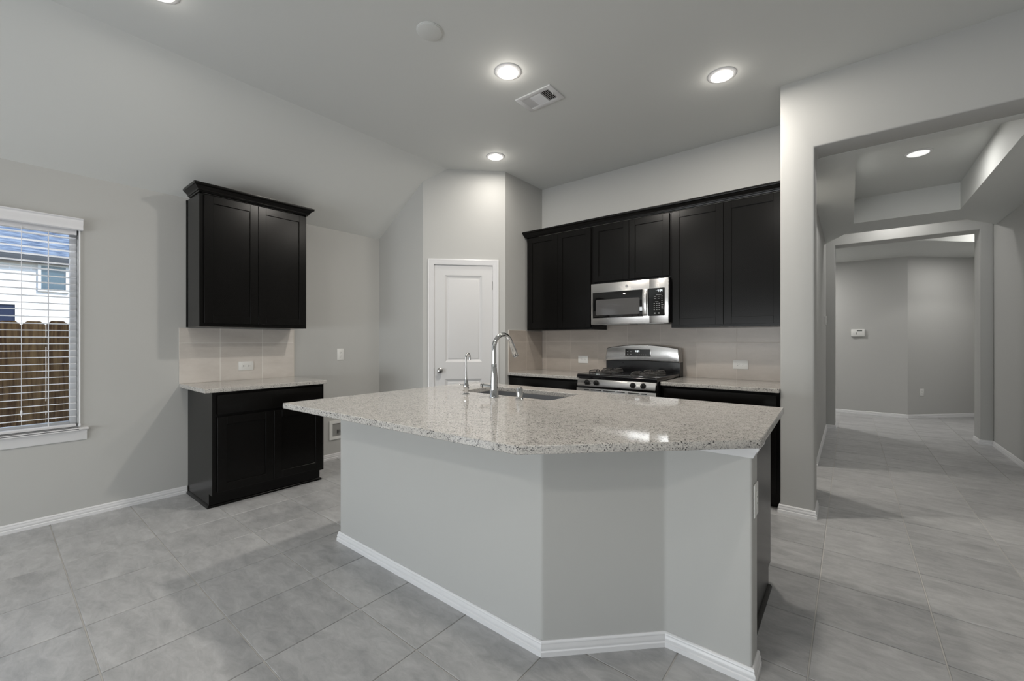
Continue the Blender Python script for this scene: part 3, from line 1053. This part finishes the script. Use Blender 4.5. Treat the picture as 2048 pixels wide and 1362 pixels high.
# burners and grates
for (bx, by, r) in ((-1.885, 3.72, 0.100), (-1.885, 3.99, 0.095), (-1.455, 3.72, 0.105), (-1.455, 3.99, 0.095)):
    mb = MB()
    mb.lathe([(r+0.012, 0.9405), (r+0.012, 0.944), (r+0.002, 0.946), (r-0.02, 0.9415), (0.03, 0.941), (0.001, 0.941)], c=(bx, by, 0), n=36)
    ob('drip_bowl', mb, CHROME, t)
    mb = MB()
    mb.lathe([(0.030, 0.942), (0.036, 0.950), (0.036, 0.958), (0.028, 0.962), (0.001, 0.963)], c=(bx, by, 0), n=24)
    ob('burner_cap', mb, IRON, t)
    mb = MB()
    zt_ = 0.972
    ring = [(bx+(r+0.006)*math.cos(a), by+(r+0.006)*math.sin(a), 0.950) for a in [2*PI*k/32 for k in range(32)]]
    mb.tube(ring, 0.005, n=8, closed=True)
    for k in range(4):
        a = PI/4 + k*PI/2
        ca, sa = math.cos(a), math.sin(a)
        R1 = r+0.006
        mb.tube([(bx+ca*R1, by+sa*R1, 0.947), (bx+ca*R1*1.02, by+sa*R1*1.02, zt_-0.006), (bx+ca*R1*0.95, by+sa*R1*0.95, zt_), (bx+ca*0.045, by+sa*0.045, zt_), (bx+ca*0.034, by+sa*0.034, zt_-0.008)], 0.005, n=8)
    for k in range(2):
        sx = -1 if k else 1
        mb.tube([(bx+sx*(r*0.62), by-r*0.75, zt_-0.004), (bx+sx*(r*0.80), by-r*0.3, zt_), (bx+sx*(r*0.80), by+r*0.3, zt_), (bx+sx*(r*0.62), by+r*0.75, zt_-0.004)], 0.0045, n=8)
    ob('burner_grate', mb, IRON, t)

# ------------------------------------------------------------------ microwave
MX0, MX1, MZ0, MZ1, MY = -2.076, -1.288, 1.424, 1.836, 3.890
t = thing('microwave', 'stainless over-the-range microwave with black glass window under the short cabinet', 'microwave', ((MX0+MX1)/2, 4.1, MZ0))
mb = MB()
mb.box(MX0+0.003, MX1-0.003, MY+0.024, YW-0.012, MZ0+0.004, MZ1-0.0)
ob('body', mb, BLACKP, t)
mb = MB()
mb.box(-1.98, -1.70, 3.98, 4.2, MZ0-0.004, MZ0+0.004)
mb.box(-1.62, -1.36, 3.98, 4.2, MZ0-0.004, MZ0+0.004)
mb.box(MX0+0.01, MX1-0.01, MY+0.03, MY+0.06, MZ0-0.003, MZ0+0.004)
ob('grease_filter', mb, NICKEL, t)
XS = -1.463
mb = MB(); mb.box(MX0, XS-0.001, MY, MY+0.024, MZ0, MZ1, bev=0.003)
dr = ob('door', mb, STEEL, t, label='stainless microwave door with black window')
mb = MB(); mb.prism([(-2.056, 1.487), (-1.526, 1.489), (-1.526, 1.747), (-2.056, 1.747)], MY-0.0025, MY+0.001, axis='y', bev=0.0012)
ob('glass_frame', mb, BLACKG, dr)
def rrect(x0, x1, z0, z1, r, n=5):
    pts = []
    for cx, cz, a0 in ((x1-r, z1-r, 0), (x0+r, z1-r, PI/2), (x0+r, z0+r, PI), (x1-r, z0+r, 1.5*PI)):
        for k in range(n+1):
            a = a0 + PI/2*k/n
            pts.append((cx+r*math.cos(a), cz+r*math.sin(a)))
    return pts
mb = MB(); mb.prism(rrect(-2.02, -1.560, 1.515, 1.672, 0.012), MY-0.0032, MY-0.002, axis='y')
ob('window', mb, MESHG, dr)
mb = MB(); mb.lathe([(0.0145, MY-0.0016), (0.0145, MY+0.001)], c=(-1.690, 0, 1.789), axis='y', n=28)
em = ob('emblem', mb, principled('emblem_grey', (0.30, 0.30, 0.31), 0.7, spec=0.1), dr, label='small round emblem')
mb = MB()
mb.tube([(-1.690+0.0118*math.cos(a), MY-0.0018, 1.789+0.0118*math.sin(a)) for a in [2*PI*k/24 for k in range(24)]], 0.0009, n=6, closed=True)
for sgn in (-1, 1):
    pts = []
    for k in range(14):
        a = k/13*1.7*PI
        rr = 0.0052*(1-0.55*k/13)
        pts.append((-1.690+sgn*0.0048+sgn*rr*math.cos(a)*0.8, MY-0.0018, 1.789+rr*math.sin(a)*1.25))
    mb.tube(pts, 0.0008, n=6)
ob('script', mb, principled('emblem_script', (0.5, 0.5, 0.5), 0.7, spec=0.1), em)
mb = MB()
hx0, hx1 = -1.522, -1.482
n = 14
outp, inp = [], []
for k in range(n+1):
    f = k/n
    z = 1.492 + (1.747-1.492)*f
    yo = MY-0.026-0.016*(1-(2*f-1)**2)
    outp.append((yo, z)); inp.append((yo+0.010, z))
mb.prism(outp + inp[::-1], hx0, hx1, axis='x', bev=0.003)
mb.box(hx0+0.008, hx1-0.008, MY-0.026, MY+0.001, 1.495, 1.515)
mb.box(hx0+0.008, hx1-0.008, MY-0.026, MY+0.001, 1.725, 1.745)
ob('handle', mb, STEEL, dr)
mb = MB(); mb.box(XS+0.001, MX1, MY, MY+0.024, MZ0, MZ1, bev=0.003)
pn = ob('control_panel', mb, STEEL, t)
mb = MB(); mb.prism(rrect(-1.478, -1.322, 1.490, 1.748, 0.006), MY-0.0025, MY+0.001, axis='y')
ob('key_panel', mb, BLACKG, pn)
mb = MB(); digits(mb, -1.388, 1.712, MY-0.0034, 0.021, '4:04')
mb.box(-1.402, -1.398, MY-0.0034, MY-0.003, 1.722, 1.726)
ob('clock_digits', mb, DIGIT, pn)
mb = MB()
yk0, yk1 = MY-0.0033, MY-0.0026
mb.box(-1.402, -1.352, yk0, yk1, 1.683, 1.687)
for xx in (-1.420, -1.385):
    for z in (1.667, 1.648):
        mb.box(xx, xx+0.018, yk0, yk1, z, z+0.004)
mb.box(-1.412, -1.380, yk0, yk1, 1.620, 1.623)
for i in range(3):
    for j in range(4):
        mb.box(-1.424+i*0.023, -1.413+i*0.023, yk0, yk1, 1.602-j*0.0195, 1.608-j*0.0195)
for j, wq in enumerate((0.013, 0.010, 0.012, 0.011, 0.019, 0.016, 0.019)):
    mb.box(-1.353, -1.353+wq, yk0, yk1, 1.667-j*0.0200, 1.672-j*0.0200)
for xx in (-1.420, -1.383):
    mb.box(xx, xx+0.013, yk0, yk1, 1.508, 1.520)
ob('panel_print', mb, PRINT, pn)

# ------------------------------------------------------------------ island
IX0, IX1 = -2.503, -0.279
IY = 1.390
KB = 1.757
t = thing('kitchen_island', 'grey painted island base with white baseboard under the big granite slab', 'kitchen island', (-1.4, 1.6, 0))
wallpoly = [(IX0, IY), (-0.962, IY), (-0.597, KB), (IX1, KB), (IX1, 1.872), (IX0, 1.872)]
mb = MB()
mb.prism(wallpoly, 0, 0.873, bev=0.010, seg=3)
ob('knee_wall', mb, PAINT, t)
mb = MB()
mb.sweep([(IX0, 1.872), (IX0, IY), (-0.962, IY), (-0.597, KB), (IX1, KB), (IX1, 1.872)], [(-0.0+o, h) for o, h in BASE])
ob('baseboard', mb, WHITE, t)
mb = MB()
TRIM = [(0, 0.828), (0.004, 0.828), (0.007, 0.836), (0.014, 0.850), (0.024, 0.862), (0.026, 0.873), (0, 0.873)]
mb.sweep([(-0.56, KB), (IX1, KB), (IX1, 1.872)], TRIM)
ob('top_trim', mb, WHITE, t)

def island_cab(x0, x1, label, sinkbase=False, ndoor=1):
    """cabinet facing +y: rotated 180 deg, local x runs to -x"""
    t = thing('base_cabinet', label, 'cabinet', (x1, 1.873, 0), PI)
    Wd, Dp = x1-x0, 0.690
    mb = MB()
    tk = 0.018
    side = [(-Dp, 0.105), (-Dp, 0.873), (0, 0.873), (0, 0), (-Dp+0.072, 0), (-Dp+0.072, 0.105)]
    mb.prism(side, 0, tk, axis='x')
    mb.prism(side, Wd-tk, Wd, axis='x')
    mb.box(tk, Wd-tk, -0.012, 0, 0, 0.873)
    mb.box(tk, Wd-tk, -Dp+0.072, -0.012, 0.105, 0.123)
    mb.box(tk, Wd-tk, -Dp+0.072, -Dp+0.090, 0, 0.105)
    mb.box(tk, Wd-tk, -Dp, -Dp+0.02, 0.105, 0.145)
    mb.box(tk, Wd-tk, -Dp, -Dp+0.02, 0.68, 0.873)
    ob('body', mb, CAB, t, local=True)
    st = [0.012 + (Wd-0.024)*k/ndoor for k in range(ndoor+1)]
    for a, b in zip(st[:-1], st[1:]):
        mb = MB(); slab(mb, a+0.0015, b-0.0015, 0.708, 0.852, -Dp)
        ob('drawer_front', mb, CAB, t, local=True)
        mb = MB(); shaker(mb, a+0.0015, b-0.0015, 0.128, 0.688, -Dp)
        ob('door', mb, CAB, t, local=True)
    return t, Wd, Dp
tt, Wd, Dp = island_cab(-1.262, -0.322, 'black base cabinet at the open end of the island, beside its outlet', ndoor=2)
mb = MB()
mb.sweep([(-0.0, -0.016), (0.0, -Dp+0.072), (Wd, -Dp+0.072)][::-1], [(-o, h) for o, h in SHOE])
ob('shoe_moulding', mb, CAB, tt, local=True)
island_cab(-2.200, -1.263, 'black sink cabinet in the middle of the island, below the sink', ndoor=2)
island_cab(-2.500, -2.201, 'narrow black base cabinet at the window end of the island', ndoor=1)

SX0, SX1, SY0, SY1 = -2.150, -1.385, 2.088, 2.452
hole = rrect(SX0, SX1, SY0, SY1, 0.025, 4)
slabtop('countertop', [(-2.512, 1.050), (-0.874, 1.113), (-0.247, 1.730), (-0.270, 2.635), (-2.512, 2.635)],
        'big five-sided speckled granite island top with sink and faucets', holes=[hole])
# undermount sink
t = thing('kitchen_sink', 'stainless undermount sink set into the island granite', 'sink', ((SX0+SX1)/2, (SY0+SY1)/2, 0.66))
t_ = bmesh.new()
rings = []
for (g, z) in ((0.030, 0.8735), (0.004, 0.8735), (0.004, 0.860), (-0.002, 0.70), (-0.020, 0.675), (-0.06, 0.668)):
    rr = max(0.02, 0.03+g*0.3)
    rings.append([t_.verts.new((x, y, z)) for x, y in rrect(SX0-g, SX1+g, SY0-g, SY1+g, rr, 4)])
for a, b in zip(rings[:-1], rings[1:]):
    m = len(a)
    for k in range(m):
        t_.faces.new((a[k], a[(k+1) % m], b[(k+1) % m], b[k]))
t_.faces.new(rings[-1])
mb = MB(); mb.add(t_)
ob('basin', mb, SINKM, t)
mb = MB(); mb.lathe([(0.045, 0.669), (0.045, 0.672), (0.030, 0.673), (0.028, 0.6695), (0.001, 0.6695)], c=((SX0+SX1)/2, (SY0+SY1)/2, 0), n=28)
ob('drain', mb, CHROME, t)

ZT = 0.905
# pull-down faucet
fx, fy = -1.736, 1.985
t = thing('kitchen_faucet', 'tall chrome gooseneck pull-down faucet at the island sink', 'faucet', (fx, fy, ZT))
mb = MB()
mb.lathe([(0.0285, ZT), (0.0285, ZT+0.004), (0.0275, ZT+0.006), (0.0255, ZT+0.06), (0.0225, ZT+0.12), (0.0175, ZT+0.185), (0.0160, ZT+0.207), (0.0152, ZT+0.208)], c=(fx, fy, 0), n=36)
ob('body', mb, CHROME, t)
mb = MB()
pts = [(0, ZT+0.205), (0, ZT+0.25), (0, ZT+0.30)]
R = 0.088
for k in range(1, 17):
    a = PI - k/16*(PI*0.86)
    pts.append((R + R*math.cos(a), ZT+0.305 + R*math.sin(a)))
P3 = [Vector((fx, fy+s_, z)) for s_, z in pts]
mb.tube(P3, 0.0140, n=20)
ob('spout', mb, CHROME, t)
mb = MB()
dv = (P3[-1]-P3[-2]).normalized()
e0 = P3[-1]
mb.tube([e0-dv*0.004, e0, e0+dv*0.012, e0+dv*0.055, e0+dv*0.100, e0+dv*0.104], [0.0138, 0.0150, 0.0155, 0.0170, 0.0192, 0.0178], n=22)
sh = ob('spray_head', mb, CHROME, t)
mb = MB(); mb.tube([e0+dv*0.1042, e0+dv*0.106], [0.0165, 0.0165], n=20)
ob('aerator', mb, RUBBER, sh)
mb = MB()
hd = Vector((-0.98, -0.12, 0.05)).normalized()
h0 = Vector((fx, fy, ZT+0.062))
mb.tube([h0+hd*0.015, h0+hd*0.078], [0.0145, 0.0145], n=20)
mb.tube([h0+hd*0.083, h0+hd*0.098, h0+hd*0.101], [0.0145, 0.0145, 0.0120], n=20)
hb = ob('handle', mb, CHROME, t)
mb = MB(); mb.tube([h0+hd*0.0775, h0+hd*0.0835], [0.0149, 0.0149], n=20)
ob('handle_ring', mb, RUBBER, hb)

# small filtered-water faucet
gx, gy = -1.982, 1.985
t = thing('water_faucet', 'small slender chrome drinking water faucet left of the tall gooseneck', 'faucet', (gx, gy, ZT))
mb = MB()
mb.lathe([(0.026, ZT), (0.026, ZT+0.003), (0.018, ZT+0.006), (0.012, ZT+0.010), (0.0125, ZT+0.016), (0.016, ZT+0.030), (0.0185, ZT+0.045), (0.0185, ZT+0.058), (0.014, ZT+0.078), (0.010, ZT+0.092), (0.0085, ZT+0.098)], c=(gx, gy, 0), n=28)
ob('body', mb, CHROME, t)
mb = MB()
pts = [(0, ZT+0.096, 0.0075), (0, ZT+0.15, 0.0058), (0, ZT+0.215, 0.0046), (0, ZT+0.235, 0.0062), (0, ZT+0.243, 0.0062)]
for k in range(1, 11):
    a = PI - k/10*PI
    pts.append((0.017+0.017*math.cos(a), ZT+0.245+0.022*math.sin(a), 0.0066))
pts.append((0.0345, ZT+0.225, 0.0072))
mb.tube([(gx, gy+s_, z) for s_, z, r in pts], [r for s_, z, r in pts], n=14)
ob('spout', mb, CHROME, t)
mb = MB()
mb.tube([(gx-0.012, gy, ZT+0.056), (gx-0.024, gy-0.002, ZT+0.059), (gx-0.034, gy-0.004, ZT+0.058), (gx-0.050, gy-0.008, ZT+0.060)], [0.0075, 0.006, 0.0048, 0.006], n=12)
ob('lever', mb, CHROME, t)

# chrome air-gap cap
ax, ay = -1.535, 1.985
mb = MB()
mb.lathe([(0.0250, ZT), (0.0250, ZT+0.008), (0.0225, ZT+0.011), (0.0200, ZT+0.013), (0.0200, ZT+0.066), (0.0180, ZT+0.072), (0.014, ZT+0.0745), (0.001, ZT+0.075)], c=(ax, ay, 0), n=32)
tag(ob('air_gap_cap', mb, CHROME), 'short chrome cylinder cap on the granite right of the gooseneck faucet', 'air gap')

plate('wall_outlet', 'upright white cover plate on the narrow end of the island wall', 'outlet', PI/2, 0.075, 0.122, 'decora', (IX1, 1.815, 0.660))

# ------------------------------------------------------------------ ceiling fixtures
def lamp(x, y, z, label, power, grp='recessed ceiling lights', r=0.074, col=WARM, spill=0.05):
    t = thing('ceiling_light', label, 'ceiling light', (x, y, z), group=grp)
    mb = MB()
    mb.lathe([(0.094, 0), (0.0935, -0.0025), (0.090, -0.005), (r+0.003, -0.0085), (r, -0.0085)], n=40)
    ob('trim_ring', mb, WHITE, t, local=True)
    mb = MB()
    mb.lathe([(r, -0.0075), (r*0.97, -0.011), (r*0.85, -0.0145), (0.001, -0.016)], n=40)
    ob('lens', mb, LENS, t, local=True)
    ld = bpy.data.lights.new('lamp_glow', 'AREA')
    ld.shape = 'DISK'
    ld.size = r*2*0.96
    ld.energy = power
    ld.color = col
    lo = bpy.data.objects.new('lamp_glow', ld)
    COL.objects.link(lo)
    lo.parent = t
    lo.location = (0, 0, -0.024)
    pd = bpy.data.lights.new('lamp_spill', 'POINT')
    pd.shadow_soft_size = 0.03
    pd.energy = power*spill
    pd.color = col
    po = bpy.data.objects.new('lamp_spill', pd)
    COL.objects.link(po)
    po.parent = t
    po.location = (0, 0, -0.06)
    return t
lamp(-1.850, 2.262, ZC, 'bright ceiling light beside the air vent, above the island', 29, spill=0.028)
lamp(-0.700, 3.232, ZC, 'bright ceiling light nearest the grey column', 14, spill=0.04)
lamp(-2.800, 3.225, ZC, 'bright ceiling light just above the pantry door corner', 5, spill=0.10)
lamp(-2.872, 0.568, ZC, 'ceiling light half cut off by the top edge of the photo', 5.5)
for x, y in ((-0.60, 0.75), (-2.6, -2.2), (-0.4, -2.2), (1.8, 0.2), (1.8, -2.2)):  # unseen lamps added to even out the interior light
    lamp(x, y, ZC, 'added unseen fill light behind the photographer in the living room', LAMP_POWER, 'added living room fill lights')
lamp(0.470, 5.10, zt, 'bright ceiling light inside the raised hall ceiling tray', 7, col=NEUTRAL, spill=0.0)
lamp(-1.05, 4.85, ZL, 'ceiling light in the side corridor left of the hall', 20, spill=0.0)
lamp(1.62, 9.10, ZL, 'ceiling light in the foyer behind the arch pier', 8, col=NEUTRAL)
lamp(-0.95, 8.55, ZL, 'added unseen ceiling light in the foyer left of the arch', 22, col=NEUTRAL)  # unseen, added to brighten the far foyer wall
lamp(0.45, 7.15, 3.0, 'added hidden ceiling light in the raised recess before the arch', 4.4, col=NEUTRAL)  # hidden above the ceiling edge, added to brighten hall walls and floor
lamp(1.75, 8.30, 3.0, 'ceiling light in the raised foyer ceiling', 8, col=NEUTRAL)

sm = thing('ceiling_cover', 'flat white unlit round cover disc on the ceiling near the photo top', 'ceiling cover', (-1.975, 1.668, ZC))
mb = MB()
mb.lathe([(0.078, 0), (0.078, -0.004), (0.075, -0.006)], n=44)
ob('base_ring', mb, CEILP, sm, local=True)
mb = MB()
mb.lathe([(0.074, -0.005), (0.073, -0.010), (0.066, -0.013), (0.001, -0.014)], n=44)
ob('cover', mb, CEILP, sm, local=True)

vt = thing('ceiling_vent', 'white rectangular louvred air register in the kitchen ceiling', 'air vent', (-1.862, 2.662, ZC))
mb = MB()
vx0, vx1, vy0, vy1 = -0.160, 0.160, -0.104, 0.104
gx0, gx1, gy0, gy1 = -0.122, 0.122, -0.066, 0.066
z0_, z1_ = -0.010, -0.0005
mb.box(vx0, gx0, vy0, vy1, z0_, z1_, bev=0.002); mb.box(gx1, vx1, vy0, vy1, z0_, z1_, bev=0.002)
mb.box(gx0, gx1, vy0, gy0, z0_, z1_, bev=0.002); mb.box(gx0, gx1, gy1, vy1, z0_, z1_, bev=0.002)
ob('frame', mb, WHITE, vt, local=True)
mb = MB(); mb.box(gx0, gx1, gy0, gy1, -0.002, -0.0006)
ob('duct_opening', mb, DUCT, vt, local=True)
def louvre(M_, L, wq=0.013):
    return M_
mb = MB()
for k in range(5):
    for s_, x in ((1, gx0+0.006+k*0.0145), (-1, gx1-0.006-k*0.0145)):
        M = Matrix.Translation((x, 0, -0.007)) @ Matrix.Rotation(math.radians(-38*s_), 4, 'Y')
        mb.box(-0.0062, 0.0062, gy0, gy1, -0.0006, 0.0006, M=M)
for k in range(9):
    y = gy0+0.006+k*0.015
    M = Matrix.Translation((0, y, -0.007)) @ Matrix.Rotation(math.radians(-40), 4, 'X')
    mb.box(gx0+0.076, gx1-0.076, -0.0070, 0.0070, -0.0006, 0.0006, M=M)
mb.box(gx0+0.073, gx0+0.076, gy0, gy1, -0.010, -0.003)
mb.box(gx1-0.076, gx1-0.073, gy0, gy1, -0.010, -0.003)
ob('louvres', mb, WHITE, vt, local=True)
mb = MB(); mb.box(gx1+0.004, gx1+0.010, -0.02, -0.012, -0.024, -0.010)
ob('damper_lever', mb, WHITE, vt, local=True)

# ------------------------------------------------------------------ hall devices
kp = thing('alarm_keypad', 'white alarm keypad with dark slot on the far foyer wall', 'keypad', (0.117, 9.34, 1.39))
mb = MB(); mb.box(-0.095, 0.085, -0.030, -0.0006, -0.060, 0.062, bev=0.006)
ob('case', mb, PLAST, kp, local=True)
mb = MB(); mb.box(-0.018, 0.052, -0.0312, -0.0298, 0.028, 0.046)
ob('display', mb, LCD, kp, local=True)
mb = MB(); mb.lathe([(0.010, -0.033), (0.010, -0.0295)], c=(-0.062, 0, -0.004), axis='y', n=16)
ob('button', mb, WHITE, kp, local=True)
mb = MB()
for k in range(4):
    mb.box(-0.034, -0.018, -0.0312, -0.0298, -0.028+k*0.011, -0.022+k*0.011)
ob('speaker_slots', mb, LCD, kp, local=True)
th = thing('thermostat', 'narrow dark-edged thermostat seen edge-on on the left hall wall', 'thermostat', (XHL, 7.18, 1.53), PI/2)
mb = MB(); mb.box(-0.060, 0.060, -0.022, -0.0006, -0.060, 0.060, bev=0.004)
ob('case', mb, PLAST, th, local=True)
mb = MB(); mb.box(-0.045, 0.045, -0.024, -0.0215, -0.045, 0.045)
ob('display', mb, LCD, th, local=True)
